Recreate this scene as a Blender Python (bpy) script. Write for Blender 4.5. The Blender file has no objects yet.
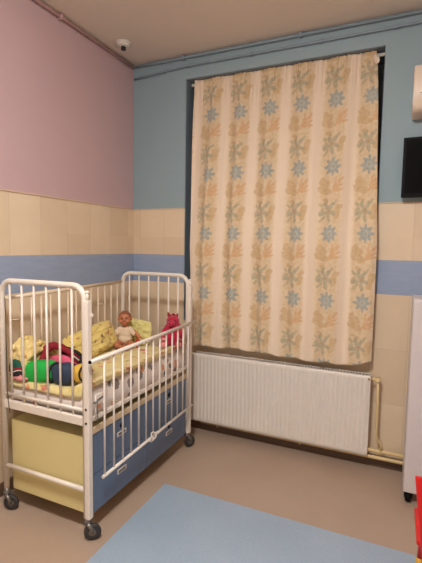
import bpy, bmesh, math, random
from mathutils import Vector, Matrix, noise
random.seed(7)
S = bpy.context.scene
COL = S.collection
PI = math.pi

# ------------------------------------------------------------------ materials
def lin(c):
    return tuple(((x/255)/12.92 if x/255 <= .04045 else ((x/255+.055)/1.055)**2.4) for x in c) + (1,)

class NT:
    """small node helper"""
    def __init__(s, name):
        s.m = bpy.data.materials.new(name); s.m.use_nodes = True
        s.t = s.m.node_tree; s.n = s.t.nodes; s.l = s.t.links
        s.b = s.n['Principled BSDF']
    def node(s, typ, **kw):
        n = s.n.new(typ)
        for k, v in kw.items(): setattr(n, k, v)
        return n
    def put(s, sock, v):
        if isinstance(v, (int, float)): sock.default_value = v
        elif isinstance(v, (tuple, list)): sock.default_value = v
        else: s.l.new(v, sock)
    def math(s, op, a, b=0.0, c=None, clamp=False):
        n = s.node('ShaderNodeMath', operation=op, use_clamp=clamp)
        s.put(n.inputs[0], a); s.put(n.inputs[1], b)
        if c is not None: s.put(n.inputs[2], c)
        return n.outputs[0]
    def mix(s, f, a, b, mode='MIX'):
        n = s.node('ShaderNodeMix', data_type='RGBA', blend_type=mode)
        s.put(n.inputs['Factor'], f); s.put(n.inputs['A'], a); s.put(n.inputs['B'], b)
        return n.outputs['Result'] if 'Result' in n.outputs and False else n.outputs[2]
    def noise(s, vec, scale, detail=3, rough=.5):
        n = s.node('ShaderNodeTexNoise'); s.put(n.inputs['Scale'], scale)
        n.inputs['Detail'].default_value = detail; n.inputs['Roughness'].default_value = rough
        if vec is not None: s.l.new(vec, n.inputs['Vector'])
        return n
    def ramp(s, v, lo, hi):
        n = s.node('ShaderNodeMapRange'); s.put(n.inputs[0], v)
        n.inputs[1].default_value = lo; n.inputs[2].default_value = hi
        return n.outputs[0]
    def obj(s): return s.node('ShaderNodeTexCoord').outputs['Object']
    def uv(s): return s.node('ShaderNodeTexCoord').outputs['UV']
    def sep(s, v):
        n = s.node('ShaderNodeSeparateXYZ'); s.l.new(v, n.inputs[0]); return n.outputs
    def bump(s, h, strength=.2, dist=.002):
        n = s.node('ShaderNodeBump'); n.inputs['Strength'].default_value = strength
        n.inputs['Distance'].default_value = dist
        s.l.new(h, n.inputs['Height']); s.l.new(n.outputs[0], s.b.inputs['Normal'])

def plain(name, c, rough=.5, metal=0, var=.05, vs=18, bump=0, sheen=0):
    t = NT(name); o = t.obj()
    nz = t.noise(o, vs, 4)
    dark = tuple(x*(1-var*2) for x in lin(c)[:3]) + (1,)
    lite = tuple(min(1, x*(1+var)) for x in lin(c)[:3]) + (1,)
    t.put(t.b.inputs['Base Color'], t.mix(nz.outputs[0], dark, lite))
    t.b.inputs['Roughness'].default_value = rough; t.b.inputs['Metallic'].default_value = metal
    if sheen: t.b.inputs['Sheen Weight'].default_value = sheen
    if bump: t.bump(t.noise(o, vs*12, 2).outputs[0], bump, .002)
    return t.m

C_PINK = (202, 172, 175); C_BLUEGREY = (148, 170, 178); C_TILE = (226, 196, 164); C_TBLUE = (134, 152, 190)
Z_T, Z_B1, Z_B2 = 1.932, 1.528, 1.284

def wall_mat(name, axis, paint, off):
    """painted above, tiles 25x40 cm with a blue band below; axis = horizontal object axis"""
    t = NT(name); o = t.obj(); s = t.sep(o)
    h, z = s[axis], s[2]
    hh = t.math('DIVIDE', t.math('ADD', h, off), .25)
    # row index: tiles above the band, band, tiles below
    above_band = t.math('GREATER_THAN', z, Z_B1)
    below_band = t.math('LESS_THAN', z, Z_B2)
    zz = t.math('DIVIDE', t.math('SUBTRACT', z, Z_B2), .4)
    col = t.math('FLOOR', hh); row = t.math('FLOOR', zz)
    cb = t.node('ShaderNodeCombineXYZ'); t.put(cb.inputs[0], col); t.put(cb.inputs[1], row); t.put(cb.inputs[2], above_band)
    wn = t.node('ShaderNodeTexWhiteNoise', noise_dimensions='3D'); t.l.new(cb.outputs[0], wn.inputs[0])
    # joints
    fx = t.math('FRACT', hh); dx = t.math('MINIMUM', fx, t.math('SUBTRACT', 1, fx))
    jx = t.math('LESS_THAN', dx, .008)
    fz = t.math('FRACT', zz); dz = t.math('MINIMUM', fz, t.math('SUBTRACT', 1, fz))
    jz = t.math('MULTIPLY', t.math('LESS_THAN', dz, .005), below_band)
    e1 = t.math('LESS_THAN', t.math('ABSOLUTE', t.math('SUBTRACT', z, Z_B1)), .002)
    e2 = t.math('LESS_THAN', t.math('ABSOLUTE', t.math('SUBTRACT', z, Z_B2)), .0025)
    inband = t.math('SUBTRACT', 1, t.math('MAXIMUM', above_band, below_band))
    jxn = t.math('MULTIPLY', jx, t.math('SUBTRACT', 1, t.math('MULTIPLY', inband, .8)))
    joint = t.math('MAXIMUM', t.math('MAXIMUM', jxn, jz), t.math('MAXIMUM', e1, e2))
    nz = t.noise(o, 7, 5, .6)
    tile = t.mix(nz.outputs[0], lin((224, 202, 172)), lin((236, 216, 188)))
    tile = t.mix(t.math('MULTIPLY', wn.outputs[0], .4), tile, lin((205, 176, 144)))
    mp = t.node('ShaderNodeMapping'); mp.inputs['Scale'].default_value = (2, 2, 9); t.l.new(o, mp.inputs[0])
    nb = t.noise(mp.outputs[0], 3, 5, .6)
    band = t.mix(nb.outputs[0], lin((134, 152, 184)), lin((166, 180, 204)))
    c = t.mix(inband, tile, band)
    c = t.mix(t.math('MULTIPLY', joint, .2), c, lin((140, 116, 94)))
    up = t.math('GREATER_THAN', z, Z_T)
    np_ = t.noise(o, 3, 3)
    pc = t.mix(np_.outputs[0], tuple(x*.95 for x in lin(paint)[:3])+(1,), lin(paint))
    c = t.mix(up, c, pc)
    t.l.new(c, t.b.inputs['Base Color'])
    t.put(t.b.inputs['Roughness'], t.math('ADD', .36, t.math('MULTIPLY', up, .2)))
    fine = t.noise(o, 90, 3)
    hgt = t.math('ADD', t.math('MULTIPLY', joint, -1.0), t.math('MULTIPLY', fine.outputs[0], .12))
    hgt = t.math('MULTIPLY', hgt, t.math('SUBTRACT', 1, t.math('MULTIPLY', up, .4)))
    t.bump(hgt, .25, .002)
    return t.m

def printed(name, base, base2, spots, scale=22, dens=.55, size=.33, rough=.85, stretch=(1, 1, 1)):
    """cotton print: small scattered motifs of several colours on a ground"""
    t = NT(name); o = t.obj()
    nz = t.noise(o, 5, 3)
    c = t.mix(t.ramp(nz.outputs[0], .35, .65), lin(base), lin(base2))
    wv = t.noise(o, 55, 2)
    for i, (sc, thr, cols) in enumerate(((scale, size, spots[:3]), (scale*.55, size*.9, spots[3:] or spots))):
        mp = t.node('ShaderNodeMapping'); mp.inputs['Location'].default_value = (i*3.1, i*1.7, 0)
        mp.inputs['Scale'].default_value = stretch
        t.l.new(o, mp.inputs[0])
        ad = t.node('ShaderNodeVectorMath', operation='MULTIPLY_ADD')
        t.l.new(wv.outputs['Color'], ad.inputs[0]); ad.inputs[1].default_value = (.03,)*3; t.l.new(mp.outputs[0], ad.inputs[2])
        v = t.node('ShaderNodeTexVoronoi'); v.inputs['Scale'].default_value = sc; t.l.new(ad.outputs[0], v.inputs['Vector'])
        rgb = t.node('ShaderNodeSeparateColor'); t.l.new(v.outputs['Color'], rgb.inputs[0])
        spot = t.math('LESS_THAN', v.outputs['Distance'], thr)
        on = t.math('MULTIPLY', spot, t.math('LESS_THAN', rgb.outputs[0], dens))
        cr = t.node('ShaderNodeValToRGB'); cr.color_ramp.interpolation = 'CONSTANT'
        el = cr.color_ramp.elements
        el[0].color = lin(cols[0]); el[1].position = 1/len(cols); el[1].color = lin(cols[1 % len(cols)])
        for k in range(2, len(cols)):
            e = el.new(k/len(cols)); e.color = lin(cols[k])
        t.l.new(rgb.outputs[1], cr.inputs[0])
        c = t.mix(t.math('MULTIPLY', on, .8), c, cr.outputs[0])
    t.l.new(c, t.b.inputs['Base Color']); t.b.inputs['Roughness'].default_value = rough
    t.b.inputs['Sheen Weight'].default_value = .2
    t.bump(t.noise(o, 25, 3).outputs[0], .25, .01)
    return t.m

def curtain_mat():
    """cream cotton, repeat of blue daisies, leaf sprays and tan leaves; UV in metres of cloth (u across, v down)"""
    W, H = .25, .49
    t = NT('curtain_print'); uv = t.uv()
    nz = t.noise(uv, 26, 2)
    wob = t.node('ShaderNodeVectorMath', operation='MULTIPLY_ADD')
    t.l.new(nz.outputs['Color'], wob.inputs[0]); wob.inputs[1].default_value = (.022, .022, 0); t.l.new(uv, wob.inputs[2])
    s = t.sep(wob.outputs[0])
    px = t.math('MULTIPLY', t.math('FRACT', t.math('DIVIDE', s[0], W)), W)
    # daisy sits at v = 0 -> shift so that it lies inside the cell
    py = t.math('MULTIPLY', t.math('FRACT', t.math('DIVIDE', t.math('ADD', s[1], .07), H)), H)
    cb = t.node('ShaderNodeCombineXYZ'); t.put(cb.inputs[0], px); t.put(cb.inputs[1], py)
    P = cb.outputs[0]
    def ell(cx, cy, a, b, rot):
        mp = t.node('ShaderNodeMapping', vector_type='TEXTURE')
        mp.inputs['Location'].default_value = (cx, cy, 0); mp.inputs['Rotation'].default_value = (0, 0, math.radians(rot))
        mp.inputs['Scale'].default_value = (a, b, 1); t.l.new(P, mp.inputs[0])
        ln = t.node('ShaderNodeVectorMath', operation='LENGTH'); t.l.new(mp.outputs[0], ln.inputs[0])
        return t.ramp(ln.outputs['Value'], 1.1, .85)
    def union(l):
        r = l[0]
        for e in l[1:]: r = t.math('MAXIMUM', r, e)
        return r
    def daisy(cx, cy, R, n):
        dx = t.math('SUBTRACT', px, cx); dy = t.math('SUBTRACT', py, cy)
        r = t.math('SQRT', t.math('ADD', t.math('MULTIPLY', dx, dx), t.math('MULTIPLY', dy, dy)))
        a = t.math('ARCTAN2', dy, dx)
        lim = t.math('MULTIPLY', R, t.math('ADD', .8, t.math('MULTIPLY', t.math('COSINE', t.math('MULTIPLY', a, n)), .2)))
        m = t.ramp(t.math('SUBTRACT', lim, r), -.002, .004)
        return m, r
    ground = t.mix(t.noise(uv, 9, 3).outputs[0], lin((226, 204, 174)), lin((234, 214, 188)))
    tan = union([ell(.070, .195, .040, .030, 30), ell(.055, .228, .034, .036, -15), ell(.088, .250, .036, .026, 10), ell(.048, .170, .018, .030, 20),
                 ell(.178, .400, .024, .060, 6), ell(.195, .372, .016, .030, 30), ell(.160, .432, .018, .030, -20), ell(.075, .315, .026, .014, 30)])
    fern = union([ell(.150, .190, .050, .0095, -78), ell(.163, .205, .050, .0105, -58), ell(.175, .222, .046, .0105, -36),
                  ell(.178, .242, .042, .0095, -12), ell(.196, .172, .030, .009, -66), ell(.135, .235, .040, .008, -70)])
    g1 = union([ell(.105 + .030*math.cos(k*2*PI/5+.3), .395 + .040*math.sin(k*2*PI/5+.3), .036, .0155, math.degrees(math.atan2(.040*math.sin(k*2*PI/5+.3), .030*math.cos(k*2*PI/5+.3)))) for k in range(5)])
    g2 = union([ell(.050, .400, .016, .034, 20), ell(.060, .450, .030, .011, -50), ell(.115, .465, .011, .018, 20), ell(.150, .335, .028, .011, -50), ell(.085, .335, .012, .026, 20), ell(.050, .350, .020, .010, 50)])
    core = ell(.105, .395, .012, .016, 0)
    d, r = daisy(.122, .07, .070, 8)
    inner = t.ramp(r, .030, .022)
    eye = t.ramp(r, .013, .009)
    fig = t.ramp(t.math('ABSOLUTE', t.math('SUBTRACT', px, .118)), .105, .075)
    mott = t.ramp(t.noise(uv, 38, 3).outputs[0], .42, .6)
    ground = t.mix(t.math('MULTIPLY', fig, t.math('ADD', .35, t.math('MULTIPLY', mott, .45))), ground, lin((214, 188, 146)))
    ground = t.mix(t.math('MULTIPLY', t.math('SUBTRACT', 1, fig), .7), ground, lin((242, 222, 200)))
    pt = t.math('ADD', .92, t.math('MULTIPLY', mott, .28))
    tan, fern, g1, g2, d = [t.math('MULTIPLY', m_, pt) for m_ in (tan, fern, g1, g2, d)]
    c = t.mix(t.math('MULTIPLY', tan, .6), ground, lin((202, 168, 122)))
    c = t.mix(t.math('MULTIPLY', fern, .6), c, lin((214, 164, 116)))
    c = t.mix(t.math('MULTIPLY', g2, .55), c, lin((168, 160, 130)))
    c = t.mix(t.math('MULTIPLY', g1, .6), c, lin((166, 162, 138)))
    c = t.mix(t.math('MULTIPLY', core, .6), c, lin((190, 150, 110)))
    c = t.mix(t.math('MULTIPLY', d, .72), c, lin((150, 162, 162)))
    c = t.mix(t.math('MULTIPLY', inner, .4), c, lin((196, 200, 190)))
    c = t.mix(t.math('MULTIPLY', eye, .55), c, lin((170, 150, 110)))
    t.l.new(c, t.b.inputs['Base Color']); t.b.inputs['Roughness'].default_value = .85
    t.b.inputs['Sheen Weight'].default_value = .15
    mp2 = t.node('ShaderNodeMapping'); mp2.inputs['Scale'].default_value = (1, .35, 1); t.l.new(uv, mp2.inputs[0])
    t.bump(t.noise(mp2.outputs[0], 34, 5, .6).outputs[0], .6, .008)
    return t.m

def floor_mat(name, a, b, speck, amt):
    t = NT(name); o = t.obj()
    n1 = t.noise(o, 160, 2); n2 = t.noise(o, 2.5, 4)
    c = t.mix(t.ramp(n2.outputs[0], .3, .7), lin(a), lin(b))
    c = t.mix(t.math('MULTIPLY', t.ramp(n1.outputs[0], .52, .68), amt), c, lin(speck))
    t.l.new(c, t.b.inputs['Base Color'])
    t.put(t.b.inputs['Roughness'], t.math('ADD', .42, t.math('MULTIPLY', n2.outputs[0], .12)))
    t.bump(n1.outputs[0], .08, .001)
    return t.m

M = {}
M['wall_back'] = wall_mat('back_wall_paint_and_tile', 0, C_BLUEGREY, -.075)
M['wall_left'] = wall_mat('left_wall_paint_and_tile', 1, C_PINK, .09)
M['ceiling'] = plain('ceiling_paint', (232, 220, 208), .8, var=.02, vs=3)
M['floor'] = floor_mat('brown_linoleum', (172, 150, 132), (179, 157, 139), (150, 127, 108), .35)
M['mat'] = floor_mat('pale_blue_linoleum', (152, 171, 190), (160, 178, 196), (130, 149, 171), .4)
M['skirt'] = plain('brown_skirting_shaded', (104, 82, 68), .55)  # brown darkened: shadow beneath the radiator is put into the colour
M['pinkpipe'] = plain('pink_pipe_paint', (206, 168, 168), .4)
M['greypipe'] = plain('bluegrey_pipe_paint', (136, 154, 166), .4)
M['white'] = plain('white_enamel', (230, 222, 212), .35, var=.03)
M['cream'] = plain('cream_pipe_enamel', (226, 200, 148), .35, var=.03)
M['cot'] = plain('cot_white_enamel', (234, 224, 212), .3, var=.04)
M['cotrail'] = plain('cot_warm_cream_enamel', (228, 208, 180), .35, var=.04)
M['yellow'] = plain('pale_yellow_laminate', (220, 206, 148), .4, var=.03, vs=4)
M['blue'] = plain('slate_blue_laminate', (100, 118, 146), .38, var=.04, vs=5)
M['beige'] = plain('beige_edge', (220, 196, 160), .45)
M['black'] = plain('black_plastic', (16, 16, 18), .5, var=.02)
M['screen'] = plain('dark_screen', (8, 8, 9), .6, var=.0); M['screen'].node_tree.nodes['Principled BSDF'].inputs['Specular IOR Level'].default_value = .08
M['black'].node_tree.nodes['Principled BSDF'].inputs['Specular IOR Level'].default_value = .12
M['rubber'] = plain('dark_rubber', (52, 50, 52), .6)
M['steel'] = plain('grey_metal', (120, 116, 112), .35, .6)
M['brass'] = plain('brass_tag', (170, 140, 90), .4, .5)
M['cabinet'] = plain('cabinet_white', (214, 206, 206), .4, var=.02, vs=2)
M['red'] = plain('red_plastic', (214, 26, 24), .35, var=.03)
M['yplastic'] = plain('yellow_plastic', (226, 178, 66), .35, var=.03)
M['niche'] = plain('window_reveal_paint', (128, 142, 154), .7, var=.03)
M['frame'] = plain('window_frame_paint', (110, 108, 110), .5)
M['rail'] = plain('curtain_rail', (236, 226, 208), .5)
M['ac'] = plain('air_unit_plastic', (236, 216, 196), .35, var=.02)
M['curtain'] = curtain_mat()
M['skin'] = plain('doll_skin', (186, 118, 84), .5, var=.05, vs=30)
M['hair'] = plain('doll_painted_hair', (140, 82, 54), .55, var=.05, vs=60)
M['tee'] = plain('doll_white_cotton', (226, 206, 178), .85, var=.06, vs=50, bump=.3)
M['eye'] = plain('dark_eye', (30, 20, 18), .3)
M['lip'] = plain('doll_lip', (170, 76, 70), .5)
M['plushred'] = plain('crimson_plush', (186, 20, 62), .9, var=.2, vs=45, bump=.8, sheen=.4)
M['plushpink'] = plain('pink_plush', (232, 110, 140), .9, var=.1, vs=45, bump=.6, sheen=.3)
M['green'] = plain('bright_green_satin', (20, 178, 70), .6, var=.08, vs=30, bump=.3)
M['navy'] = plain('navy_cloth', (44, 58, 82), .75, var=.08, vs=30, bump=.3)
M['pink'] = plain('rose_cloth', (224, 92, 124), .75, var=.1, vs=30, bump=.3)
M['palepink'] = plain('pale_pink_plush', (224, 144, 142), .8, var=.08, vs=30, bump=.3)
M['crimson'] = plain('crimson_cloth', (150, 24, 44), .8, var=.12, vs=30, bump=.3)
M['darkcloth'] = plain('black_cloth', (34, 32, 38), .8, var=.1, vs=30, bump=.3)
M['dgreen'] = plain('dark_green_cloth', (22, 84, 66), .8, var=.1, vs=30, bump=.3)
M['gold'] = plain('golden_yellow_cloth', (222, 180, 74), .8, var=.1, vs=30, bump=.3)
M['greyblue'] = plain('grey_blue_knit', (134, 146, 166), .85, var=.1, vs=60, bump=.5)
M['orange'] = plain('orange_cloth', (214, 96, 52), .8, var=.1, vs=30, bump=.3)
SP = ((120, 96, 60), (186, 92, 66), (176, 156, 96), (198, 110, 80), (110, 112, 70), (226, 210, 120))
M['quilt'] = printed('yellow_cot_sheet_print', (224, 206, 140), (230, 214, 160), ((206, 150, 90), (222, 128, 100), (214, 196, 110), (190, 92, 84), (216, 160, 90), (150, 140, 84)), 19, .6, .36)
M['pillow'] = printed('yellow_pillow_print', (222, 198, 112), (228, 206, 130), ((110, 76, 40), (130, 84, 44), (196, 160, 70), (96, 70, 50), (176, 84, 50), (140, 100, 40)), 34, .6, .3)
M['pillow2'] = printed('lime_pillow_print', (220, 212, 136), (226, 218, 150), ((200, 200, 100), (206, 180, 90), (214, 206, 110), (190, 180, 90), (206, 190, 100), (214, 190, 90)), 20, .3, .25)
M['matside'] = printed('white_mattress_print', (222, 208, 200), (228, 216, 208), ((70, 62, 64), (226, 130, 60), (140, 130, 130), (88, 76, 74), (214, 140, 70), (150, 150, 170)), 16, .45, .33)
M['blanket'] = printed('yellow_crumpled_blanket_print', (222, 194, 118), (234, 210, 146), ((196, 140, 70), (206, 168, 90), (180, 120, 60), (214, 184, 110), (190, 130, 80), (214, 190, 110)), 16, .4, .28)

def emis(name, c, k):
    t = NT(name); t.b.inputs['Base Color'].default_value = lin((240, 235, 225))
    t.b.inputs['Emission Color'].default_value = c + (1,); t.b.inputs['Emission Strength'].default_value = k
    return t.m

def glass():
    t = NT('window_pane_glass'); t.b.inputs['Base Color'].default_value = (.8, .85, .9, 1)
    t.b.inputs['Transmission Weight'].default_value = 1; t.b.inputs['Roughness'].default_value = .02
    t.noise(t.obj(), 3)
    return t.m
M['glass'] = glass()

# ------------------------------------------------------------------ mesh helpers
def BM(): return bmesh.new()
def box(bm, lo, hi, bev=0, seg=2):
    b2 = bmesh.new(); bmesh.ops.create_cube(b2, size=1)
    for v in b2.verts:
        v.co = Vector([lo[i] + (v.co[i]+.5)*(hi[i]-lo[i]) for i in range(3)])
    if bev: bmesh.ops.bevel(b2, geom=b2.edges[:], offset=bev, segments=seg, profile=.5, affect='EDGES')
    me = bpy.data.meshes.new('t'); b2.to_mesh(me); b2.free(); bm.from_mesh(me); bpy.data.meshes.remove(me)
    return bm
def tube(bm, pts, r, n=12, cap=True, scale=None):
    """swept round tube along a polyline (parallel transport)"""
    pts = [Vector(p) for p in pts]; rs = r if isinstance(r, (list, tuple)) else [r]*len(pts)
    T = []
    for i in range(len(pts)):
        a = pts[max(0, i-1)]; b = pts[min(len(pts)-1, i+1)]; T.append((b-a).normalized())
    ref = Vector((0, 0, 1)) if abs(T[0].z) < .9 else Vector((1, 0, 0))
    N = (ref - T[0]*ref.dot(T[0])).normalized(); rings = []
    for i, p in enumerate(pts):
        N = (N - T[i]*N.dot(T[i])).normalized(); B = T[i].cross(N)
        rings.append([bm.verts.new(p + (N*math.cos(2*PI*k/n) + B*math.sin(2*PI*k/n))*rs[i]) for k in range(n)])
    for i in range(len(rings)-1):
        for k in range(n):
            f = bm.faces.new((rings[i][k], rings[i][(k+1) % n], rings[i+1][(k+1) % n], rings[i+1][k])); f.smooth = True
    if cap:
        bm.faces.new(rings[0][::-1]); bm.faces.new(rings[-1])
    return bm
def lathe(bm, prof, origin, axis=(0, 0, 1), n=28):
    """prof: (radius, height) list, closed at the ends"""
    q = Vector((0, 0, 1)).rotation_difference(Vector(axis).normalized()); o = Vector(origin); rings = []
    for r, h in prof:
        if r < 1e-6: rings.append([bm.verts.new(o + q @ Vector((0, 0, h)))])
        else: rings.append([bm.verts.new(o + q @ Vector((r*math.cos(2*PI*k/n), r*math.sin(2*PI*k/n), h))) for k in range(n)])
    for a, b in zip(rings, rings[1:]):
        for k in range(n):
            k2 = (k+1) % n
            if len(a) == 1 and len(b) > 1: f = bm.faces.new((a[0], b[k2], b[k]))
            elif len(b) == 1 and len(a) > 1: f = bm.faces.new((a[k], a[k2], b[0]))
            elif len(a) > 1: f = bm.faces.new((a[k], a[k2], b[k2], b[k]))
            else: continue
            f.smooth = True
    if len(rings[0]) > 1: bm.faces.new(rings[0][::-1])
    if len(rings[-1]) > 1: bm.faces.new(rings[-1])
    return bm
def ellipsoid(bm, c, r, rot=(0, 0, 0), n=20):
    b2 = bmesh.new(); bmesh.ops.create_uvsphere(b2, u_segments=n, v_segments=n//2+2, radius=1)
    from mathutils import Euler
    mt = Matrix.Translation(c) @ Euler([math.radians(a) for a in rot]).to_matrix().to_4x4() @ Matrix.Diagonal((*r, 1))
    for v in b2.verts: v.co = mt @ v.co
    for f in b2.faces: f.smooth = True
    me = bpy.data.meshes.new('t'); b2.to_mesh(me); b2.free(); bm.from_mesh(me); bpy.data.meshes.remove(me)
    return bm
def limb(bm, pts, rs, n=14):
    """tapered limb with rounded ends"""
    P = [Vector(p) for p in pts]
    for i in range(len(P)-1):
        tube(bm, [P[i], P[i+1]], [rs[i], rs[i+1]], n)
    for p, r in zip(P, rs): ellipsoid(bm, p, (r, r, r), n=14)
    return bm
def link(name, bm, mat, parent=None, origin=None, smooth=None, **props):
    me = bpy.data.meshes.new(name)
    bmesh.ops.recalc_face_normals(bm, faces=bm.faces[:])
    if smooth:
        for f in bm.faces: f.smooth = True
    bm.to_mesh(me); bm.free()
    o = bpy.data.objects.new(name, me); COL.objects.link(o)
    me.materials.append(M[mat] if isinstance(mat, str) else mat)
    if parent is not None:
        o.parent = parent
        if origin is None:
            # parent's own world offset is removed so that meshes may be given in world coordinates
            wl = wloc(parent); me.transform(Matrix.Translation(-wl))
    elif origin is not None:
        me.transform(Matrix.Translation(-Vector(origin))); o.location = origin
    for k, v in props.items(): o[k] = v
    return o
def wloc(o):
    v = Vector((0, 0, 0))
    while o is not None: v += o.location; o = o.parent
    return v
def smooth_angle(o, deg=35):
    me = o.data
    for p in me.polygons: p.use_smooth = True
    me.set_sharp_from_angle(angle=math.radians(deg))
def thing(name, loc, label, category, group=None):
    o = bpy.data.objects.new(name, None); COL.objects.link(o); o.location = loc; o.empty_display_size = .1
    o['label'] = label; o['category'] = category
    if group: o['group'] = group
    return o
def fuse(o, voxel, smooth=6, factor=.5, sub=0):
    """merge overlapping blobs of a mesh object into one continuous skin"""
    m = o.modifiers.new('r', 'REMESH'); m.mode = 'VOXEL'; m.voxel_size = voxel; m.use_smooth_shade = True
    s = o.modifiers.new('s', 'SMOOTH'); s.iterations = smooth; s.factor = factor
    dg = bpy.context.evaluated_depsgraph_get(); dg.update()
    me = bpy.data.meshes.new_from_object(o.evaluated_get(dg)); o.modifiers.clear()
    old = o.data; o.data = me; me.name = old.name
    for p in me.polygons: p.use_smooth = True
    return o
def soften(o, lv=2):
    m = o.modifiers.new('s', 'SUBSURF'); m.levels = lv; m.render_levels = lv
    dg = bpy.context.evaluated_depsgraph_get(); dg.update()
    me = bpy.data.meshes.new_from_object(o.evaluated_get(dg)); o.modifiers.clear(); o.data = me
    for p in me.polygons: p.use_smooth = True
def structure(name, bm, mat, **k):
    return link(name, bm, mat, kind='structure', **k)

# ------------------------------------------------------------------ room shell
RX, RY, H = 4.1, -4.4, 3.2
structure('floor', box(BM(), (-.15, RY-.15, -.12), (RX+.15, .45, 0)), 'floor')
structure('ceiling', box(BM(), (-.15, RY-.15, H), (RX+.15, .45, H+.12)), 'ceiling')
structure('wall_left', box(BM(), (-.15, RY, 0), (0, 0, H)), 'wall_left')
structure('wall_right', box(BM(), (RX, RY, 0), (RX+.15, 0, H)), 'wall_left')
structure('wall_front', box(BM(), (-.15, RY-.15, 0), (RX+.15, RY, H)), 'wall_back')
NX0, NX1, NZ0, NZ1 = .53, 2.088, .95, 3.01
bm = BM()
box(bm, (-.15, 0, 0), (NX0, .4, H)); box(bm, (NX1, 0, 0), (RX+.15, .4, H))
box(bm, (NX0, 0, 0), (NX1, .4, NZ0)); box(bm, (NX0, 0, NZ1), (NX1, .4, H))
structure('wall_back', bm, 'wall_back')
# window in the niche: dark reveal, frame, panes, night outside
wf = structure('window_1', BM(), 'frame')
bm = BM()
e = .004
box(bm, (NX0+e*.2, .006, NZ0), (NX0+e, .30, NZ1)); box(bm, (NX1-e, .006, NZ0), (NX1-e*.2, .30, NZ1))
box(bm, (NX0, .006, NZ1-e), (NX1, .30, NZ1-e*.2)); box(bm, (NX0, .006, NZ0+e*.2), (NX1, .30, NZ0+.02))
link('reveal', bm, 'niche', wf)
bm = BM()
box(bm, (NX0+.004, .30, NZ0), (NX0+.07, .36, NZ1-.004)); box(bm, (NX1-.07, .30, NZ0), (NX1-.004, .36, NZ1-.004))
box(bm, (NX0+.07, .30, NZ0), (NX1-.07, .36, NZ0+.07)); box(bm, (NX0+.07, .30, NZ1-.07), (NX1-.07, .36, NZ1-.004))
box(bm, ((NX0+NX1)/2-.035, .30, NZ0+.07), ((NX0+NX1)/2+.035, .36, NZ1-.07))
link('window_frame', bm, 'frame', wf)
bm = BM(); box(bm, (NX0+.07, .325, NZ0+.07), ((NX0+NX1)/2-.035, .333, NZ1-.07)); link('pane', bm, 'glass', wf)
bm = BM(); box(bm, ((NX0+NX1)/2+.035, .325, NZ0+.07), (NX1-.07, .333, NZ1-.07)); link('pane', bm, 'glass', wf)
# skirting
structure('baseboard_back', box(BM(), (0.012, -.012, 0), (RX, -.0005, .085), .002), 'skirt')
structure('baseboard_left', box(BM(), (.0005, RY, 0), (.012, -.0005, .085), .002), 'skirt')
structure('baseboard_right', box(BM(), (RX-.012, RY, 0), (RX-.0005, -.013, .085), .002), 'skirt')
structure('baseboard_front', box(BM(), (.013, RY+.0005, 0), (RX-.013, RY+.012, .085), .002), 'skirt')
# thin edge where the tiles stop (they stand proud of the plaster)
structure('trim_1', box(BM(), (.0002, RY, Z_T-.004), (.007, -.0005, Z_T+.003), .001), 'beige')
structure('trim_2', box(BM(), (.008, -.006, Z_T-.004), (NX0-.001, -.0002, Z_T+.003), .001), 'beige')
structure('trim_3', box(BM(), (NX1+.001, -.006, Z_T-.004), (RX-.001, -.0002, Z_T+.003), .001), 'beige')

# pale blue floor inlay
o = link('floor_mat', box(BM(), (.872, -2.9, .0), (2.40, -.885, .004), .001), 'mat',
         label='large pale blue speckled floor mat on the brown floor in front of the radiator', category='floor mat')

# conduits
def bracket(bm, x, y, z, r, axis):
    if axis == 'x': box(bm, (x-.009, y-r-.006, z-r-.004), (x+.009, -.0008, z+r+.006), .002)
    else: box(bm, (.0008, y-.009, z-r-.004), (x+r+.006, y+.009, z+r+.006), .002)
bm = BM(); tube(bm, [(x, -.016, zz) for x, zz in ((.02, 3.077), (.3, 3.096), (.55, 3.109), (1.1, 3.108), (1.7, 3.108), (2.3, 3.112), (4.0, 3.115))], .0095)
pp = link('conduit_pipe', bm, 'greypipe', label='thin blue-grey painted pipe with clips running along the wall above the curtain', category='pipe')
for x, z in ((.33, 3.098), (.58, 3.109), (1.12, 3.108), (1.65, 3.108), (2.158, 3.111), (2.9, 3.113)):
    b = BM(); bracket(b, x, -.016, z, .0095, 'x'); link('pipe_clip', b, 'greypipe', pp)
bm = BM(); tube(bm, [(.04, -.02, 3.176), (.3, -.02, 3.176), (4.0, -.02, 3.176)], .0095)
pp = link('ceiling_pipe', bm, 'greypipe', label='blue-grey painted pipe tucked right under the ceiling over the window wall', category='pipe')
for x in (.52, 1.5, 2.6):
    b = BM(); bracket(b, x, -.02, 3.176, .013, 'x'); link('pipe_clip', b, 'greypipe', pp)
bm = BM(); tube(bm, [(.02, -.02, 3.176), (.02, -2.0, 3.176), (.02, -4.35, 3.176)], .0105)
pp = link('ceiling_pipe', bm, 'pinkpipe', label='pink painted pipe tucked under the ceiling along the pink wall', category='pipe')
for y in (-.9, -2.1, -3.3):
    b = BM(); bracket(b, .02, y, 3.176, .013, 'y'); link('pipe_clip', b, 'pinkpipe', pp)

# smoke detector
d = thing('smoke_detector', (.175, -.388, 3.2), 'small round white smoke detector on the ceiling near the corner', 'smoke detector')
link('base', lathe(BM(), [(.060, -.0003), (.060, -.010), (.056, -.014), (0, -.014)], (.175, -.388, 3.2)), 'white', d)
link('cap', lathe(BM(), [(.050, -.014), (.049, -.022), (.042, -.030), (.028, -.033), (0, -.033)], (.175, -.388, 3.2)), 'white', d)
link('sensor', lathe(BM(), [(.018, -.033), (.018, -.048), (.020, -.050), (.020, -.054), (0, -.056)], (.175, -.388, 3.2)), 'rubber', d)

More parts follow.
